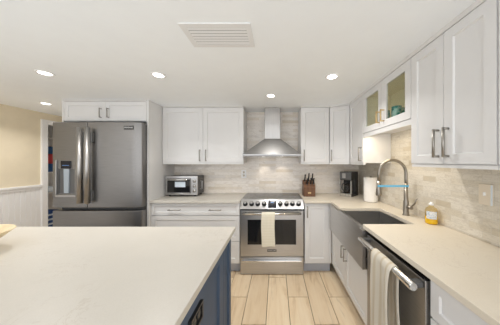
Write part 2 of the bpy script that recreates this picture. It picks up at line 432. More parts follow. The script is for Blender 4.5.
XU = .997
def upper_right(y0, y1, label, nd, pulls, z0=UZ0, hollow=False, hm='nickel', rail=.06, ln=.15, ph=.10, hr=.0075):
    t = thing('wall_cabinet', label, 'cabinet', ((XU+XR)/2, (y0+y1)/2, z0))
    xf, xb = XU+.02, XR-.002
    if not hollow:
        link('carcass', MB().box(xf, xb, y0, y1, z0+.012, UZ1), M['white'], t)
    else:
        mb = MB()   # open-fronted box with a wall thickness
        o8 = [(xf, y0, z0+.012), (xf, y1, z0+.012), (xf, y1, UZ1), (xf, y0, UZ1)]
        i8 = [(xf, y0+.02, z0+.035), (xf, y1-.02, z0+.035), (xf, y1-.02, UZ1-.02), (xf, y0+.02, UZ1-.02)]
        ob = [(xb, *p[1:]) for p in o8]; ib = [(xb-.015, *p[1:]) for p in i8]
        F = []
        for k in range(4):
            k2 = (k+1) % 4
            F += [(k, k2, 4+k2, 4+k), (k, k2, 8+k2, 8+k), (4+k, 4+k2, 12+k2, 12+k)]
        F += [(8, 9, 10, 11), (12, 13, 14, 15)]
        mb._faces(o8+i8+ob+ib, F)
        ca = link('carcass', mb, [M['white'], M['inside']], t)
        me = ca.data
        for p in me.polygons:
            c = MP[t.name] @ p.center
            if (c.x > xf+.01 and y0+.015 < c.y < y1-.015 and z0+.03 < c.z < UZ1-.015 and c.x < xb-.005): p.material_index = 1
    link('light_rail', MB().box(XU+.006, XU+.03, y0, y1, z0-.008 if not hollow else z0-.03, z0+.012), M['white'], t)
    link('crown', MB().prism([(XU+.03, y0, UZ1), (XU-.004, y0, UZ1), (XU-.02, y0, CEIL-.001), (XU+.03, y0, CEIL-.001)], (0, y1-y0, 0)), M['white'], t)
    w_ = (y1-y0)/nd
    for i in range(nd):
        o = (xf, y1-i*w_-.002, z0+.016)
        if hollow:
            d = link('door', MB().panel(o, NY, NX, w_-.004, UZ1-z0-.02, rail=rail, open_=True), M['white'], t)
            pb = MB(); a0, a1 = y1-i*w_-.002-rail+.004, y1-(i+1)*w_+.002+rail-.004
            pb.box(xf-.012, xf-.008, min(a0, a1), max(a0, a1), z0+.016+rail-.004, UZ1-.004-rail+.004)
            link('pane', pb, M['pane'], d)
            c = Vector(o)+NY*pulls[i]+NZ*ph+NX*.02
            link('handle', MB().pull(c, NZ, NX, ln, r=.007), M[hm], d)
        else:
            door(t, o, NY, NX, w_-.004, UZ1-z0-.02, (pulls[i], ph), hm=hm, rail=rail, ln=ln, r=hr)
    return t
upper_right(2.179, 2.572, 'narrow white wall cabinet between the corner cabinet and the glass-door cabinet', 1, [.35], rail=.05)
GZ = 1.765
upper_right(1.405, 2.177, 'white glass-door wall cabinet with gold pulls above the sink', 2, [.345, .035], z0=GZ, hollow=True, hm='brass', rail=.062, ln=.10, ph=.105)
upper_right(.857, 1.403, 'tall white two-door wall cabinet above the soap bottle on the right wall', 2, [.235, .03], rail=.055, ln=.16, ph=.125)
upper_right(.10, .853, 'white wall cabinet cut off by the right edge of the photo', 2, [.33, .03], rail=.055, ln=.16, ph=.125)
# pale valance with the strip lamp under the glass cabinet
t = thing('strip_lamp', 'slim warm strip lamp under the glass-door cabinet', 'lamp', (1.055, 1.79, GZ-.012))
link('housing', MB().box(1.035, 1.075, 1.45, 2.13, GZ-.003, GZ+.012), M['cap'], t)
link('lens', MB().box(1.038, 1.072, 1.455, 2.125, GZ-.008, GZ-.003), M['lamp'], t)
area('strip_light', (0, 0, -.004), (0, 0, 0),   .03, .66, 1.3, (1, .80, .50), parent=t)

# cabinet over the fridge and its tall side panels
FX0, FX1, FYF = -2.70, -1.648, 2.42
t = thing('wall_cabinet', 'short white two-door cabinet above the stainless fridge', 'cabinet', (-2.17, 2.72, 1.97))
link('carcass', MB().box(FX0+.002, FX1-.001, FYF+.02, YB-.002, 1.975, UZ1), M['white'], t)
link('crown', MB().prism([(FX0, FYF+.03, UZ1), (FX0, FYF-.004, UZ1), (FX0, FYF-.02, CEIL-.001), (FX0, FYF+.03, CEIL-.001)], (FX1-FX0, 0, 0)), M['white'], t)
w_ = (FX1-FX0)/2
for i in range(2):
    door(t, (FX0+i*w_+.002, FYF+.02, 1.98), (1, 0, 0), NY, w_-.004, UZ1-1.984, ([.475, .045][i], .095), rail=.045, ln=.11)
t = tag(link('end_panel', MB().box(-1.646, -1.621, FYF, YB-.002, 0, CEIL-.001), M['white']), 'tall white end panel between the fridge and the drawer cabinet', 'panel')
t = tag(link('end_panel', MB().box(-2.725, -2.703, FYF, YB-.002, 0, CEIL-.001), M['white']), 'tall white end panel on the doorway side of the fridge', 'panel')

# base cabinets on the back wall
BYF = 2.46
t = thing('drawer_cabinet', 'white three-drawer base cabinet under the toaster oven', 'cabinet', (-1.04, 2.75, 0))
x0, x1 = -1.618, -.470
link('carcass', MB().box(x0, x1, BYF+.02, YB-.002, .13, CB-.001), M['white'], t)
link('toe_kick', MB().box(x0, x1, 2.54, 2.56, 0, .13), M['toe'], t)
for z0, z1 in ((.767, .915), (.431, .757), (.146, .421)):
    door(t, (x0+.003, BYF+.02, z0), (1, 0, 0), NY, x1-x0-.006, z1-z0, [(.305, (z1-z0)*.47), (.832, (z1-z0)*.47)], name='drawer', rail=.036 if z1-z0 < .2 else .055, ln=.145, ax='x')
t = thing('base_cabinet', 'white single-door base cabinet between the range and the corner', 'cabinet', (.55, 2.75, 0))
x0, x1 = .372, .715
link('carcass', MB().box(x0, .72, BYF+.02, YB-.002, .13, CB-.001), M['white'], t)
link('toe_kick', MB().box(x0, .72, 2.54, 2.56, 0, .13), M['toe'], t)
door(t, (x0+.002, BYF+.02, .146), (1, 0, 0), NY, .31, .765, (.03, .665), ln=.13)
link('filler', MB().box(x0+.316, .718, BYF+.004, BYF+.02, .146, .911), M['white'], t)

# right-hand run
RX = .72
t = thing('sink_cabinet', 'white two-door base cabinet under the steel apron sink', 'cabinet', (1.0, 1.95, 0))
link('carcass', MB().box(RX+.02, XR-.002, 1.478, 2.455, .13, .600), M['white'], t)
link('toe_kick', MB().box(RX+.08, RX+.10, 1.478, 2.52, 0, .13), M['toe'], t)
door(t, (RX+.02, 2.40, .146), NY, NX, .425, .455, (.388, .36), ln=.12, rail=.05)
door(t, (RX+.02, 1.970, .146), NY, NX, .486, .455, (.035, .36), ln=.12, rail=.05)
link('filler', MB().box(RX+.003, RX+.0195, 2.404, 2.455, .146, .600), M['white'], t)
t = thing('drawer_cabinet', 'white drawer base cabinet right of the dishwasher in the foreground', 'cabinet', (1.0, .45, 0))
link('carcass', MB().box(RX+.02, XR-.002, -.28, .888, .13, CB-.001), M['white'], t)
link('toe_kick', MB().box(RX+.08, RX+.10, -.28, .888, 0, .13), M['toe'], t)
for z0, z1 in ((.742, .912), (.447, .732), (.146, .437)):
    door(t, (RX+.02, .885, z0), NY, NX, .60, z1-z0, (.44, (z1-z0)*.5), name='drawer', rail=.045, ln=.14, ax='y')
    door(t, (RX+.02, .280, z0), NY, NX, .55, z1-z0, (.275, (z1-z0)*.5), name='drawer', rail=.045, ln=.14, ax='y')

# worktops
mb = MB(); mb.slab([.364, .70, 1.125, XR-.004], [-.3, 1.535, 2.063, 2.43, YB-.003],
                   [(1, 0), (2, 0), (2, 1), (1, 2), (2, 2), (0, 3), (1, 3), (2, 3)], CB, CT, bev=.003)
tag(link('worktop', mb, M['quartz']), 'cream quartz L-shaped worktop around the sink, from the range to the foreground', 'worktop')
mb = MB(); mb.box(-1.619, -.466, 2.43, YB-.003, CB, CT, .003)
tag(link('worktop', mb, M['quartz_baked_light']), 'straight cream quartz worktop under the toaster oven', 'worktop')

# island
IX, IY = -.3134, 1.474
t = thing('island_base', 'navy blue panelled island cabinet under the big pale worktop', 'island', (-1.5, .55, 0))
link('carcass', MB().box(-2.55, IX-.055, -.35, IY-.05, .10, CB-.001), M['blue'], t)
link('toe_kick', MB().box(-2.50, IX-.11, -.30, IY-.10, 0, .10), M['blue'], t)
for y1, wd in ((IY-.028, .20), (IY-.230, .80), (.442, .76)):
    link('side_panel', MB().panel((IX-.055, y1, .11), NY, -NX, wd-.003, CB-.115, rail=.05 if wd < .3 else .085, rec=.012, t=.024), M['blue'], t)
link('corner_post', MB().box(IX-.075, IX-.030, IY-.075, IY-.0275, .0, CB-.001), M['blue'], t)
for i in range(4):
    link('side_panel', MB().panel((-2.54+i*.53+.53, IY-.05, .11), NX, (0, 1, 0), .527, CB-.115, rail=.07, t=.02), M['blue'], t)
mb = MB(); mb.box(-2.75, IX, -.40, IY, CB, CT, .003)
tag(link('worktop', mb, M['quartz_baked_light']), 'large pale quartz island worktop in the left foreground', 'worktop')
# black outlet on the island side
t = thing('power_outlet', 'black horizontal power outlet on the blue island side', 'outlet', (IX-.025, .82, .75))
ox = IX-.043
link('plate', MB().box(ox, ox+.007, .765, .89, .735, .815, .003), M['blackmetal'], t)
link('frame', MB().slab([0, .012, .113, .125], [0, .01, .07, .08], [(i, j) for i in range(3) for j in range(3) if (i, j) != (1, 1)], 0, .012), M['blackmetal'], t)
fr = bpy.data.objects[[o.name for o in COL.objects if o.parent == t and o.name.startswith('frame')][0]]
fr.data.transform(MP[t.name].inverted() @ Matrix(((0, 0, 1, ox+.005), (1, 0, 0, .765), (0, 1, 0, .735), (0, 0, 0, 1))) @ MP[t.name])
for yy in (.803, .852):
    link('socket', MB().lathe([(0, 0), (.019, 0), (.019, .006), (.015, .007), (0, .007)], (ox+.006, yy, .775), 16, axis=(1, 0, 0)), M['black'], t)

# ------------------------------------------------------------------ FRIDGE
t = thing('refrigerator', 'dark stainless two-door refrigerator with ice dispenser', 'refrigerator', (-2.17, 2.6, 0))
FY, FB = 2.30, 2.385
x0, xs, x1 = -2.715, -2.285, -1.633
FT, FD, FR = 1.938, .903, .861
link('body', MB().box(-2.690, -1.665, FB+.004, 2.99, .02, 1.925), M['fridge_side'], t)
def rdoor(xa, xb, z0, z1, ra, rb):
    # plan outline with rounded outer corners
    p = [(xb, FB), (xa, FB)]
    for r, sx, xc in ((ra, -1, xa), (rb, 1, xb)):
        for k in range(6):
            a = PI/2*k/5
            if sx < 0: p.append((xc+r-r*math.cos(a), FY+r-r*math.sin(a)))
            elif r < .02: p.append((xc-r+r*math.sin(a), FY+r-r*math.cos(a)))
            elif k == 0: p += [(xc-.115, FY), (xc-.09, FY+.001), (xc-.065, FY+.004), (xc-.04, FY+.010)]
            else: p.append((xc-.018+.018*math.sin(a), FY+.016+.018-.018*math.cos(a)))
    mb = MB(); mb.prism([(px, py, z0) for px, py in p], (0, 0, z1-z0)); return mb
dl = link('left_door', rdoor(x0, xs-.003, FD, FT, .02, .006), M['fridge'], t, bevel=.004)
dr = link('right_door', rdoor(xs+.003, x1, FD, FT, .006, .05), M['fridge'], t, bevel=.004)
dz = link('freezer_drawer', rdoor(x0, x1, .10, FR, .02, .05), M['fridge'], t, bevel=.004)
link('toe_grille', MB().box(-2.66, -1.67, 2.36, 2.384, .0, .09), M['black'], t)
for d, hx in ((dl, xs-.034), (dr, xs+.056)):
    mb = MB(); mb.tube([(hx, FY-.055, .965), (hx, FY-.055, 1.86)], .028, 16)
    h = link('handle', mb, M['satin'], d)
    for z in (1.05, 1.75):
        link('bracket', MB().box(hx-.03, hx+.036, FY-.04, FY-.001, z-.06, z+.06, .006), M['fridge_side'], h)
mb = MB(); mb.tube([(-2.55, FY-.05, .64), (-1.78, FY-.05, .64)], .02, 14); link('handle', mb, M['steel'], dz)
# dispenser
dx0, dx1 = -2.64, -2.395
ds = link('dispenser', MB().slab([dx0, dx0+.022, dx1-.03, dx1], [1.035, 1.075, 1.37, 1.475], [(i, j) for i in range(3) for j in range(3) if (i, j) != (1, 1)], 0, .012), M['fridge'], dl)
link('dispenser_edge', MB().box(dx0, dx0+.012, FY-.03, FY-.0125, 1.063, 1.475, .003), M['steel'], dl)
def toxz(o, y, par):   # slab drawn in x,z -> stand it up facing -y
    Mx = Matrix(((1, 0, 0, 0), (0, 0, -1, y), (0, 1, 0, 0), (0, 0, 0, 1)))
    o.data.transform(MP[par.name].inverted() @ Mx @ MP[par.name])
toxz(ds, FY, t)
link('dispenser_recess', MB().box(dx0+.02, dx1-.028, FY-.004, FY-.0005, 1.073, 1.372), M['fridge_side'], dl)
link('dispenser_display', MB().box(dx0+.055, dx1-.07, FY-.020, FY-.012, 1.375, 1.468, .002), M['display'], dl)
dg_ = MB(); dg_.box(dx0+.075, dx0+.155, FY-.0215, FY-.0198, 1.410, 1.416)
link('dispenser_digits', dg_, M['glow'], dl)
link('dispenser_chute', MB().prism([(dx0+.085, FY-.004, 1.37), (dx1-.095, FY-.004, 1.37), (dx1-.10, FY-.004, 1.08), (dx0+.09, FY-.004, 1.08)], (0, -.012, 0)), M['water'], dl)
link('dispenser_lip', MB().box(dx0, dx1, FY-.03, FY, 1.035, 1.062, .004), M['steel'], dl)
bd = link('badge', MB().box(-1.840, -1.722, FY-.004, FY-.0005, 1.845, 1.893, .001), M['badge'], dr)
text('badge_letters', 'FRIGIDAIRE', M['badge_text'], bd, .021, (-1.781, FY-.0045, 1.870), (1, 0, 0), (0, 0, 1))

# ------------------------------------------------------------------ RANGE
t = thing('range_cooker', 'stainless steel electric range under the hood', 'range', (-.052, 2.7, 0))
rx0, rx1 = -.462, .358
link('body', MB().box(rx0, rx1, 2.47, 3.0, .03, .852), M['black'], t)
link('cooktop_frame', MB().box(rx0, rx1, 2.551, 3.0, .8525, .935), M['steel'], t)
link('cooktop', MB().box(rx0+.004, rx1-.004, 2.53, 3.005, .936, .960, .003), M['cook'], t)
for cx, cy, r in ((-.25, 2.66, .10), (.14, 2.66, .11), (-.25, 2.87, .075), (.14, 2.87, .08), (-.055, 2.80, .06)):
    mb = MB(); mb.lathe([(r-.004, 0), (r, 0), (r, .0006), (r-.004, .0006)], (cx, cy, .9600), 36, close=True); link('burner_ring', mb, M['ring'], t)
pA, pB = Vector((0, 2.425, .853)), Vector((0, 2.525, .955))
cp = link('control_panel', MB().prism([(rx0, pA.y, pA.z), (rx0, pB.y, pB.z), (rx0, 2.535, .962), (rx0, 2.5505, .962), (rx0, 2.5505, .853)], (rx1-rx0, 0, 0)), M['steel'], t)
sd = (pB-pA).normalized(); sn = Vector((0, -sd.z, sd.y)); mid = (pA+pB)/2
for px in (245, 251.4, 257.6, 264.1, 280.2, 286.6, 292.6, 298.8):
    kx = (px-276)*2.45/190
    mb = MB(); mb.lathe([(0, 0), (.031, 0), (.031, .006), (.025, .009), (.023, .034), (.02, .038), (0, .038)], (kx, mid.y, mid.z), 20, axis=sn)
    k = link('knob', mb, M['steel'], cp)
    k.data.materials.clear(); k.data.materials.append(M['blackmetal'])
    mb = MB(); mb.lathe([(.0, .0375), (.018, .0375), (.018, .0395), (0, .0395)], (kx, mid.y, mid.z), 16, axis=sn); link('knob_cap', mb, M['satin'], k)
def onpanel(xa, xb, a0, a1, d0, d1):
    mb = MB(); q = [pA+sd*a0+sn*d0, pA+sd*a1+sn*d0, pA+sd*a1+sn*d1, pA+sd*a0+sn*d1]
    mb.prism([(xa, p.y, p.z) for p in q], (xb-xa, 0, 0)); return mb
dsp = link('display', onpanel(-.103, .003, .018, .125, .001, .006), M['display'], cp)
mb = MB()
for i in range(1):
    q = [pA+sd*.085+sn*.0062, pA+sd*.10+sn*.0062]
    x = -.07+i*.02; mb.prism([(x, q[0].y, q[0].z), (x+.04, q[0].y, q[0].z), (x+.04, q[1].y, q[1].z), (x, q[1].y, q[1].z)], sn*.001)
link('display_digits', mb, M['glow'], dsp)
od = link('oven_door', MB().box(rx0+.003, rx1-.003, 2.444, 2.469, .236, .826, .004), M['steel'], t)
link('oven_window', MB().box(-.365, .258, 2.440, 2.444, .392, .712, .001), M['bglass'], od)
mb = MB(); mb.tube([(-.42, 2.385, .802), (.316, 2.385, .802)], .017, 12); mb.tube([(-.39, 2.385, .802), (-.39, 2.446, .802)], .013, 10); mb.tube([(.286, 2.385, .802), (.286, 2.446, .802)], .013, 10)
link('handle', mb, M['chrome'], od)
bd = link('badge', MB().box(-.112, .006, 2.4405, 2.444, .300, .330), M['badge'], od)
text('badge_letters', 'FRIGIDAIRE', M['badge_text'], bd, .020, (-.053, 2.4402, .315), (1, 0, 0), (0, 0, 1), .0004)
dw = link('storage_drawer', MB().box(rx0+.003, rx1-.003, 2.446, 2.469, .008, .226, .004), M['steel'], t)
mb = MB(); mb.box(rx0+.03, rx1-.03, 2.410, 2.4455, .180, .200, .006); link('handle', mb, M['chrome'], dw)
link('toe_kick', MB().box(rx0+.02, rx1-.02, 2.475, 2.49, 0, .0295), M['black'], t)

# towels
def sheet(name, path, axis, a0, a1, m, label, thick=.006, wav=.006, nu=12, seed=1, taper=0.0):
    """path: (across, z) points; axis 'x' -> bar along x, path across = y; axis 'y' -> bar along y, across = x"""
    r_ = random.Random(seed); ph = [r_.uniform(0, 6) for _ in range(4)]
    mb = MB(); G = []
    # densify
    P = []
    for (a, b) in zip(path, path[1:]):
        n_ = max(1, int(math.dist(a, b)/.02))
        P += [(a[0]+(b[0]-a[0])*k/n_, a[1]+(b[1]-a[1])*k/n_) for k in range(n_)]
    P.append(path[-1]); ztop = max(p[1] for p in P)
    for i, (q, z) in enumerate(P):
        row = []
        for j in range(nu+1):
            s_ = j/nu; drop = ztop-z
            amp = wav*min(1, drop/.08)
            dq = amp*(math.sin(s_*9+ph[0]+drop*3)+.5*math.sin(s_*17+ph[1]-drop*5))
            u_ = a0+(a1-a0)*(s_+ taper*drop*(s_-.5))+.004*math.sin(drop*14+ph[2])
            zz = z+.004*math.sin(s_*6+ph[3])*min(1, drop*4)
            row.append(mb.bm.verts.new((u_, q+dq, zz) if axis == 'x' else (q+dq, u_, zz)))
        G.append(row)
    for a, b in zip(G, G[1:]):
        for j in range(nu):
            mb.bm.faces.new((a[j], a[j+1], b[j+1], b[j]))
    o = link(name, mb, m, smooth=True)
    md = o.modifiers.new('thick', 'SOLIDIFY'); md.thickness = thick; md.offset = 0
    md = o.modifiers.new('sub', 'SUBSURF'); md.levels = 1; md.render_levels = 1
    tag(o, label, 'towel'); return o
sheet('dish_towel', [(2.357, .40), (2.360, .79), (2.366, .815), (2.385, .826), (2.404, .815), (2.411, .79), (2.413, .52)], 'x', -.182, -.014, M['towel2'],
      'ivory dish towel folded over the oven door handle', wav=.002, seed=3)

# ------------------------------------------------------------------ HOOD
t = thing('range_hood', 'stainless chimney range hood above the range', 'hood', (-.052, 2.8, 1.55))
hx0, hx1, hy0 = -.459, .350, 2.60
zb, zt = 1.549, 1.79
A = [(hx0, hy0, zb+.012), (hx1, hy0, zb+.012), (hx1, YB-.004, zb+.012), (hx0, YB-.004, zb+.012)]
cx0, cx1, cy = -.166, .064, 2.76
B = [(cx0, cy, zt), (cx1, cy, zt), (cx1, YB-.004, zt), (cx0, YB-.004, zt)]
mb = MB(); mb._faces(A+B, [(0, 1, 2, 3), (7, 6, 5, 4), (0, 1, 5, 4), (1, 2, 6, 5), (2, 3, 7, 6), (3, 0, 4, 7)])
link('canopy', mb, M['hood'], t)
link('canopy_rim', MB().box(hx0, hx1, hy0, YB-.004, zb, zb+.0115, .002), M['steel'], t)
link('chimney', MB().box(cx0, cx1, cy, YB-.004, zt, CEIL-.002, .004), M['hood_v'], t)
link('canopy_lip', MB().box(hx0+.002, hx1-.002, hy0+.002, hy0+.014, zb-.017, zb-.0005), M['hood'], t)
link('filter', MB().box(hx0+.06, hx1-.06, hy0+.06, YB-.06, zb-.004, zb), M['steel'], t)
for x in (-.19, .09):
    mb = MB(); mb.lathe([(0, 0), (.03, 0), (.03, .004), (0, .004)], (x, 2.915, zb-.0085), 20); link('lamp', mb, M['lamp'], t)
    d = bpy.data.lights.new('hood_light', 'SPOT'); d.energy = 2.4; d.spot_size = 1.25; d.spot_blend = .8; d.color = (1, .88, .72); d.shadow_soft_size = .03
    o = bpy.data.objects.new('hood_light', d); COL.objects.link(o); o.parent = t
    o.matrix_basis = MP[t.name].inverted() @ Matrix.Translation((x, 2.86, zb-.014)) @ Matrix.Rotation(.35, 4, 'X')

# ------------------------------------------------------------------ SINK, DISHWASHER, FAUCET
t = thing('apron_sink', 'dark stainless apron-front sink set into the right worktop', 'sink', (.9, 1.9, .6))
ax0 = .675
link('apron', MB().prism([(ax0, 0, .615), (.70, 0, .615), (.70, 0, .943), (ax0+.004, 0, .943), (ax0, 0, .939)][::-1], (0, .528, 0)), M['sink'], t)
ap = [o for o in COL.objects if o.parent == t][0]; ap.data.transform(Matrix.Translation((0, 1.535, 0)))
link('apron_return', MB().box(ax0, .70, 2.063, 2.365, .615, CB-.002), M['sink'], t)
link('apron_return', MB().box(ax0, .70, 1.484, 1.535, .615, CB-.002), M['sink'], t)
mb = MB(); bx0, bx1, by0, by1, bz = .7005, 1.122, 1.538, 2.060, .70
I4 = [(bx0, by0), (bx1, by0), (bx1, by1), (bx0, by1)]; O4 = [(bx0, by0-.012), (bx1+.012, by0-.012), (bx1+.012, by1+.012), (bx0, by1+.012)]
zt_ = CB-.002
P = [(*p, zt_) for p in O4]+[(*p, zt_) for p in I4]+[(*p, bz) for p in I4]+[(*p, bz-.012) for p in O4]
F = []
for k in range(4):
    k2 = (k+1) % 4
    F += [(k, k2, 4+k2, 4+k), (4+k, 4+k2, 8+k2, 8+k), (k, k2, 12+k2, 12+k)]
F += [(8, 9, 10, 11), (12, 13, 14, 15)]
mb._faces(P, F); link('basin', mb, M['sink'], t)
link('drain', MB().lathe([(0, 0), (.05, 0), (.055, .004), (.04, .005), (.03, .002), (0, .002)], (.93, 1.80, bz), 24), M['chrome'], t)

t = thing('dishwasher', 'stainless dishwasher with a bar handle beside the sink', 'dishwasher', (1.0, 1.18, 0))
link('body', MB().box(.735, 1.25, .898, 1.470, .10, .912), M['black'], t)
dd = link('door', MB().box(.705, .734, .897, 1.471, .14, .895, .004), M['steel_v'], t)
dd.data.materials.clear(); dd.data.materials.append(M['dish'])
link('control_strip', MB().box(.706, .734, .900, 1.468, .8955, .902), M['bglass'], dd)
link('toe_kick', MB().box(.76, .78, .90, 1.468, .0, .10), M['black'], t)
mb = MB(); hX, hZ = .648, .868
mb.tube([(hX, .895, hZ), (hX, .90, hZ), (hX, 1.455, hZ), (hX, 1.46, hZ)], [.018, .020, .020, .018], 16)
h = link('handle', mb, M['chrome'], dd)
for y in (.925, 1.43): link('bracket', MB().box(hX, .7045, y-.018, y+.018, hZ-.013, hZ+.013, .003), M['fridge_side'], h)
sheet('dish_towel', [(.611, .34), (.615, .70), (.619, .86), (.629, .884), (.648, .895), (.668, .884), (.677, .85), (.682, .46)], 'y', 1.035, 1.25, M['towel'],
      'striped cream dish towel hanging on the dishwasher handle', wav=.008, seed=5, nu=16, thick=.007, taper=.05)

t = thing('kitchen_faucet', 'brushed nickel gooseneck faucet behind the sink', 'faucet', (1.225, 1.79, CT))
fx, fy = 1.225, 1.79
mb = MB(); mb.lathe([(0, 0), (.030, 0), (.030, .006), (.024, .010), (.0225, .13), (.018, .14), (.016, .30), (0, .30)], (fx, fy, CT), 22); link('body', mb, M['faucet'], t)
R_ = .128; zc = 1.345; pts = [(fx, fy, CT+.28), (fx, fy, zc-.05)]+[(fx-R_+R_*math.cos(a), fy, zc+R_*math.sin(a)) for a in (PI*k/16 for k in range(17))]+[(fx-2*R_-.002, fy, 1.27)]
link('spout', MB().tube(pts, .0135, 14), M['faucet'], t)
mb = MB(); mb.lathe([(0, 0), (.024, 0), (.027, .012), (.019, .075), (.017, .14), (0, .14)], (fx-2*R_-.002, fy, 1.140), 20); link('spray_head', mb, M['faucet'], t)
mb = MB(); mb.tube([(fx, fy, 1.035), (fx+.01, fy-.062, 1.035)], .017, 14); lv = link('valve', mb, M['faucet'], t)
link('lever', MB().tube([(fx+.008, fy-.05, 1.04), (fx+.016, fy-.085, 1.075), (fx+.02, fy-.115, 1.135)], [.008, .007, .005], 10), M['faucet'], t)
link('blue_tape', MB().box(fx-2*R_-.022, fx+.012, fy-.022, fy-.019, 1.222, 1.240), M['tape'], t)['label'] = 'blue tape strap'

# soap bottle
t = thing('soap_bottle', 'clear soap bottle half full of yellow liquid behind the right worktop', 'bottle', (1.265, 1.548, CT))
sx, sy = 1.265, 1.548
mb = MB(); mb.lathe([(0, 0), (.038, 0), (.042, .008), (.042, .105), (.036, .125), (.016, .140), (.014, .150), (.0, .150)], (sx, sy, CT), 24); link('bottle', mb, M['bottle'], t)
mb = MB(); mb.lathe([(0, .003), (.0395, .003), (.0405, .009), (.0405, .058), (0, .058)], (sx, sy, CT), 24); link('liquid', mb, M['soap'], t)
mb = MB(); mb.lathe([(0, .150), (.017, .150), (.017, .163), (.010, .166), (.008, .176), (0, .177)], (sx, sy, CT), 18); link('cap', mb, M['cap'], t)
mb = MB(); lb = []
for k in range(9):
    a = PI*(1.03+.55*k/8); lb.append((sx+.0428*math.cos(a), sy+.0428*math.sin(a)))
lo = [mb.bm.verts.new((x, y, CT+.045)) for x, y in lb]; hi = [mb.bm.verts.new((x, y, CT+.105)) for x, y in lb]
for k in range(8): mb.bm.faces.new((lo[k], lo[k+1], hi[k+1], hi[k]))
lbo = link('label', mb, M['label'], t); md = lbo.modifiers.new('thick', 'SOLIDIFY'); md.thickness = .0008

# paper towel
t = thing('paper_towel_roll', 'white paper towel roll standing on the worktop behind the sink', 'paper towel', (1.195, 2.40, CT))
mb = MB(); mb.lathe([(.022, .004), (.078, .004), (.08, .01), (.08, .300), (.077, .305), (.022, .305)], (1.195, 2.40, CT), 32, close=True); link('roll', mb, M['paper'], t)
mb = MB(); mb.lathe([(0, 0), (.075, 0), (.075, .0035), (0.012, .0038), (.011, .318), (0, .322)], (1.195, 2.40, CT), 24); link('holder', mb, M['nickel'], t)

# coffee maker (stands in the corner turned towards the room)
t = thing('coffee_maker', 'black and steel drip coffee maker in the worktop corner', 'coffee maker', (1.085, 2.825, CT), -PI/4)
t.scale = (.84, .92, 1.0)
def lb_(*a): return MB().box(*a)
link('base', lb_(-.105, .105, -.13, .13, 0, .045, .006), M['black'], t, True)
link('tower', lb_(-.105, .105, .01, .13, .046, .355, .006), M['black'], t, True)
link('brew_head', lb_(-.105, .105, -.125, .01, .235, .355, .006), M['black'], t, True)
link('front_panel', lb_(-.100, .100, -.132, -.1255, .245, .350, .002), M['fridge_side'], t, True)
link('steel_trim', lb_(-.106, -.086, -.131, -.105, .046, .234), M['steel_v'], t, True)
link('steel_trim', lb_(.086, .106, -.131, -.105, .046, .234), M['steel_v'], t, True)
link('base_trim', lb_(-.104, .104, -.136, -.1305, .004, .042, .002), M['steel_v'], t, True)
link('display', lb_(-.055, .005, -.136, -.1325, .265, .335, .001), M['satin'], t, True)
mb = MB(); mb.lathe([(0, 0), (.055, 0), (.066, .02), (.066, .075), (.045, .125), (.043, .14), (.040, .14), (.042, .125), (.062, .074), (.062, .02), (.052, .004), (0, .004)], (0, -.055, .047), 24)
cf = link('carafe', mb, M['glass'], t, True)
mb = MB(); mb.lathe([(0, .14), (.046, .14), (.046, .155), (0, .158)], (0, -.055, .047), 20); link('carafe_lid', mb, M['black'], cf, True)
mb = MB(); mb.tube([(-.03, -.10, .19), (-.05, -.135, .18), (-.055, -.14, .12), (-.045, -.115, .08)], .008, 8); link('carafe_handle', mb, M['black'], cf, True)

# knife block and knives
KX, KY = .482, 2.80
t = thing('knife_block', 'dark wooden knife block beside the range', 'knife block', (KX, KY, CT))
mb = MB(); mb.prism([(KX-.085, KY-.07, CT), (KX-.085, KY+.09, CT), (KX-.085, KY+.09, CT+.215), (KX-.085, KY+.02, CT+.235), (KX-.085, KY-.07, CT+.13)], (.17, 0, 0), .004)
bk = link('block', mb, M['knife_wood'], t)
link('emblem', MB().box(KX-.022, KX+.022, KY-.0725, KY-.0705, CT+.045, CT+.062), M['brass'], bk)
kn = [(-.058, .05, .115), (-.030, -.005, .10), (-.005, .05, .135), (.022, .0, .105), (.05, .055, .125), (.062, .0, .10)]
sl = Vector((0, .09, .105)).normalized(); up_ = Vector((0, -.40, .92)).normalized()
for i, (dx, along, ln) in enumerate(kn):
    base = Vector((KX+dx, KY-.07, CT+.13))+sl*(.055+along)
    lab = ['leftmost knife in the wooden block', 'short second knife from the left in the wooden block', 'tallest knife in the middle of the wooden block', 'short knife right of the tallest one in the wooden block', 'tall knife in the back row on the right of the block', 'rightmost front knife in the wooden block'][i]
    k = thing('kitchen_knife', 'black-handled '+lab, 'knife', tuple(base), 0, 'knives in the wooden block')
    link('handle', MB().tube([base+up_*.008, base+up_*.03, base+up_*ln*.7, base+up_*ln], [.010, .0105, .009, .0115], 10), M['black'], k)
    link('bolster', MB().tube([base+up_*.0005, base+up_*.009], .009, 10), M['steel_v'], k)

# toaster oven
t = thing('toaster_oven', 'stainless toaster oven on the left worktop', 'toaster oven', (-1.36, 2.86, CT))
tx0, tx1, ty0, ty1, tz0, tz1 = -1.598, -1.128, 2.735, 3.005, CT+.018, CT+.300
link('body', MB().box(tx0+.006, tx1-.006, ty0+.02, ty1, tz0+.004, tz1-.006, .012), M['fridge_side'], t)
ff = link('front_frame', MB().box(tx0, tx1, ty0, ty0+.022, tz0, tz1, .012, 3), M['steel'], t)
dd = link('door', MB().box(tx0+.03, tx1-.095, ty0-.012, ty0-.0005, tz0+.03, tz1-.035, .004), M['fridge'], t)
link('door_glass', MB().box(tx0+.042, tx1-.105, ty0-.015, ty0-.0125, tz0+.045, tz1-.055), M['bglass'], dd)
link('glass_label', MB().box(tx0+.15, tx1-.17, ty0-.017, ty0-.0155, tz0+.12, tz1-.085), M['pale'], dd)['label'] = 'pale sticker on the door glass'
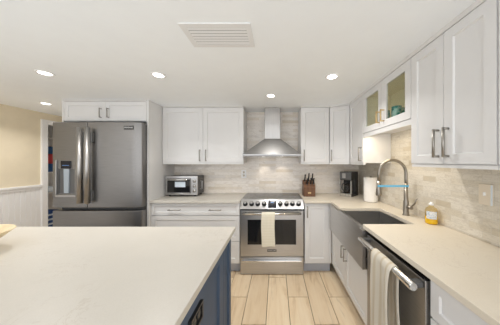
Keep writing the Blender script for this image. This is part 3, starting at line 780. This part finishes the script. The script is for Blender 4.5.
mb = MB(); mb.tube([(tx0+.05, ty0-.045, tz1-.055), (tx1-.13, ty0-.045, tz1-.055)], .011, 10); mb.tube([(tx0+.06, ty0-.045, tz1-.055), (tx0+.06, ty0-.011, tz1-.055)], .008, 8); mb.tube([(tx1-.14, ty0-.045, tz1-.055), (tx1-.14, ty0-.011, tz1-.055)], .008, 8)
link('handle', mb, M['chrome'], dd)
mb = MB(); mb.tube([(tx0+.03, ty0-.02, tz0+.032), (tx1-.11, ty0-.02, tz0+.032)], .007, 8); link('crumb_tray', mb, M['steel'], t)
for z in (tz0+.065, tz0+.135, tz0+.205):
    mb = MB(); mb.lathe([(0, 0), (.027, 0), (.024, .006), (.02, .022), (0, .024)], (tx1-.048, ty0-.0005, z), 18, axis=NY); k = link('knob', mb, M['chrome'], t)
    mb = MB(); mb.box(tx1-.051, tx1-.045, ty0-.030, ty0-.024, z-.016, z+.016); link('knob_grip', mb, M['black'], k)
for x in (tx0+.05, tx1-.05):
    for y in (ty0+.04, ty1-.03): link('foot', MB().lathe([(0, 0), (.014, 0), (.016, .024), (0, .024)], (x, y, CT), 12), M['black'], t)
mb = MB(); mb.tube([(tx1-.008, ty0+.10, tz0+.20), (tx1+.025, ty0+.10, tz0+.20), (tx1+.025, ty0+.10, tz0+.08), (tx1-.008, ty0+.10, tz0+.08)], .007, 8); link('side_handle', mb, M['steel'], t)

# wall plates
def outlet_back(x, z, label):
    t = thing('power_outlet', label, 'outlet', (x, YB, z-.06))
    link('plate', MB().box(x-.04, x+.04, YB-.008, YB-.0005, z-.062, z+.062, .003), M['cap'], t)
    for dz in (-.026, .026):
        s_ = link('socket', MB().lathe([(0, 0), (.017, 0), (.017, .004), (0, .004)], (x, YB-.008, z+dz), 14, axis=NY), M['plate'], t)
        mb = MB(); mb.box(x-.007, x-.004, YB-.0135, YB-.0115, z+dz-.006, z+dz+.006); mb.box(x+.004, x+.007, YB-.0135, YB-.0115, z+dz-.006, z+dz+.006)
        link('slots', mb, M['black'], s_)
outlet_back(-.512, 1.262, 'white power outlet on the tiled wall left of the range')
t = thing('light_switch', 'almond switch plate on the tiled right wall', 'switch', (XR, 1.2, 1.17))
link('plate', MB().box(XR-.008, XR-.0005, 1.150, 1.232, 1.187, 1.318, .003), M['plate'], t)
link('toggle', MB().box(XR-.018, XR-.008, 1.188, 1.198, 1.245, 1.267, .002), M['cap'], t)
link('tape', MB().box(XR-.010, XR-.008, 1.151, 1.160, 1.19, 1.315), M['pale'], t)['label'] = 'pale blue tape strip'

# bowl on the island
t = tag(link('bowl', MB().lathe([(r_*1.0, h_*.815) for r_, h_ in [(0, 0), (.062, 0), (.07, .004), (.068, .012), (.10, .045), (.150, .095), (.178, .128), (.182, .131), (.180, .135), (.174, .133), (.142, .100), (.09, .052), (.045, .022), (0, .018)]], (-1.70, 1.02, CT), 40), M['bowl']),
        'pale wooden bowl at the left edge of the island worktop', 'bowl')

# tumblers in the glass cabinet
def tumbler(x, y, r, h, label):
    t = tag(link('tumbler', MB().lathe([(0, 0), (r*.82, 0), (r*.88, .006), (r, h*.5), (r*.97, h), (r*.90, h), (r*.92, h*.5), (r*.8, .012), (0, .01)], (x, y, GZ+.0352), 24), M['teal']), label, 'glass', 'teal tumblers in the glass cabinet')
tumbler(1.085, 1.87, .034, .155, 'teal glass tumbler behind the left half of the right cabinet pane')
tumbler(1.10, 1.735, .042, .160, 'teal glass tumbler nearest the pane at the right end of the cabinet')
tumbler(1.17, 1.795, .042, .160, 'teal glass tumbler just behind another in the middle of the glass cabinet')

# ------------------------------------------------------------------ CEILING FITTINGS
def can(x, y, label, power=CAN_W):
    t = thing('recessed_light', label, 'ceiling light', (x, y, CEIL), 0, 'recessed ceiling lights')
    link('trim_ring', MB().lathe([(.044, 0), (.062, 0), (.062, -.003), (.057, -.006), (.044, -.004)], (x, y, CEIL-.0005), 32, close=True), M['trim'], t)
    link('lens', MB().lathe([(0, -.002), (.0435, -.002), (.0435, -.0035), (0, -.0035)], (x, y, CEIL-.0005), 28), M['lamp'], t)
    area('can_light', (0, 0, -.012), (0, 0, 0), .085, .085, power, CAN_C, 'DISK', 2.3, parent=t)
can(-2.049, 1.685, 'larger looking recessed ceiling light in front of the fridge, towards the yellow wall')
can(-1.066, 1.724, 'recessed ceiling light between the fridge and the left two-door wall cabinet')
can(.517, 1.755, 'recessed ceiling light in front of the right-hand wall cabinets')
can(-.06, 2.263, 'recessed ceiling light just in front of the range hood', CAN_W*.3)
can(-3.114, 2.572, 'recessed ceiling light nearest the doorway and yellow wall')
t = thing('air_vent', 'white rectangular ceiling air vent with louvres', 'vent', (-.35, 1.185, CEIL))
vx0, vx1, vy0, vy1 = -.556, -.145, 1.075, 1.295
link('frame', MB().slab([vx0, vx0+.035, vx1-.03, vx1], [vy0, vy0+.03, vy1-.03, vy1], [(i, j) for i in range(3) for j in range(3) if (i, j) != (1, 1)], CEIL-.006, CEIL-.0005), M['vent'], t)
link('backing', MB().box(vx0+.03, vx1-.025, vy0+.025, vy1-.025, CEIL-.003, CEIL-.0007), M['gap'], t)
for i in range(6):
    y = vy0+.034+i*.0265
    link('louvre', MB().prism([(vx0+.035, y, CEIL-.0035), (vx0+.035, y+.018, CEIL-.0065), (vx0+.035, y+.0185, CEIL-.0050), (vx0+.035, y+.001, CEIL-.0031)], (vx1-vx0-.065, 0, 0)), M['vent'], t)

# ------------------------------------------------------------------ PANTRY
t = thing('pantry_shelf', 'white pantry shelves seen through the doorway left of the fridge', 'shelf', (-4.27, 3.7, 0))
for z in (.26, .90, 1.27, 1.90): link('shelf_board', MB().box(-4.449, -4.10, 3.15, 4.28, z-.02, z), M['trim'], t)
link('side_board', MB().box(-4.449, -4.10, 3.13, 3.15, 0, 2.1), M['trim'], t)
tag(link('storage_box', MB().box(-4.42, -4.12, 3.22, 3.58, 1.2705, 1.42, .01), M['navy']), 'lower dark blue box on the pantry shelf under the red packet', 'box')
tag(link('snack_packet', MB().box(-4.41, -4.115, 3.24, 3.56, 1.4205, 1.60, .03, 3), M['red']), 'red packet between two blue boxes on the pantry shelf', 'packet')
tag(link('storage_box', MB().box(-4.42, -4.12, 3.22, 3.58, 1.6005, 1.735, .01), M['navy']), 'upper dark blue box on top of the red packet in the pantry', 'box')
tag(link('folded_cloth', MB().box(-4.43, -4.08, 3.25, 3.55, .9005, 1.00, .03, 3), M['pale']), 'pale folded cloth on the middle pantry shelf', 'cloth')
tag(link('folded_towel', MB().box(-4.43, -4.09, 3.2, 3.6, .2605, .56, .02, 3), M['stripe']), 'blue and white striped folded towels on the low pantry shelf', 'towel')
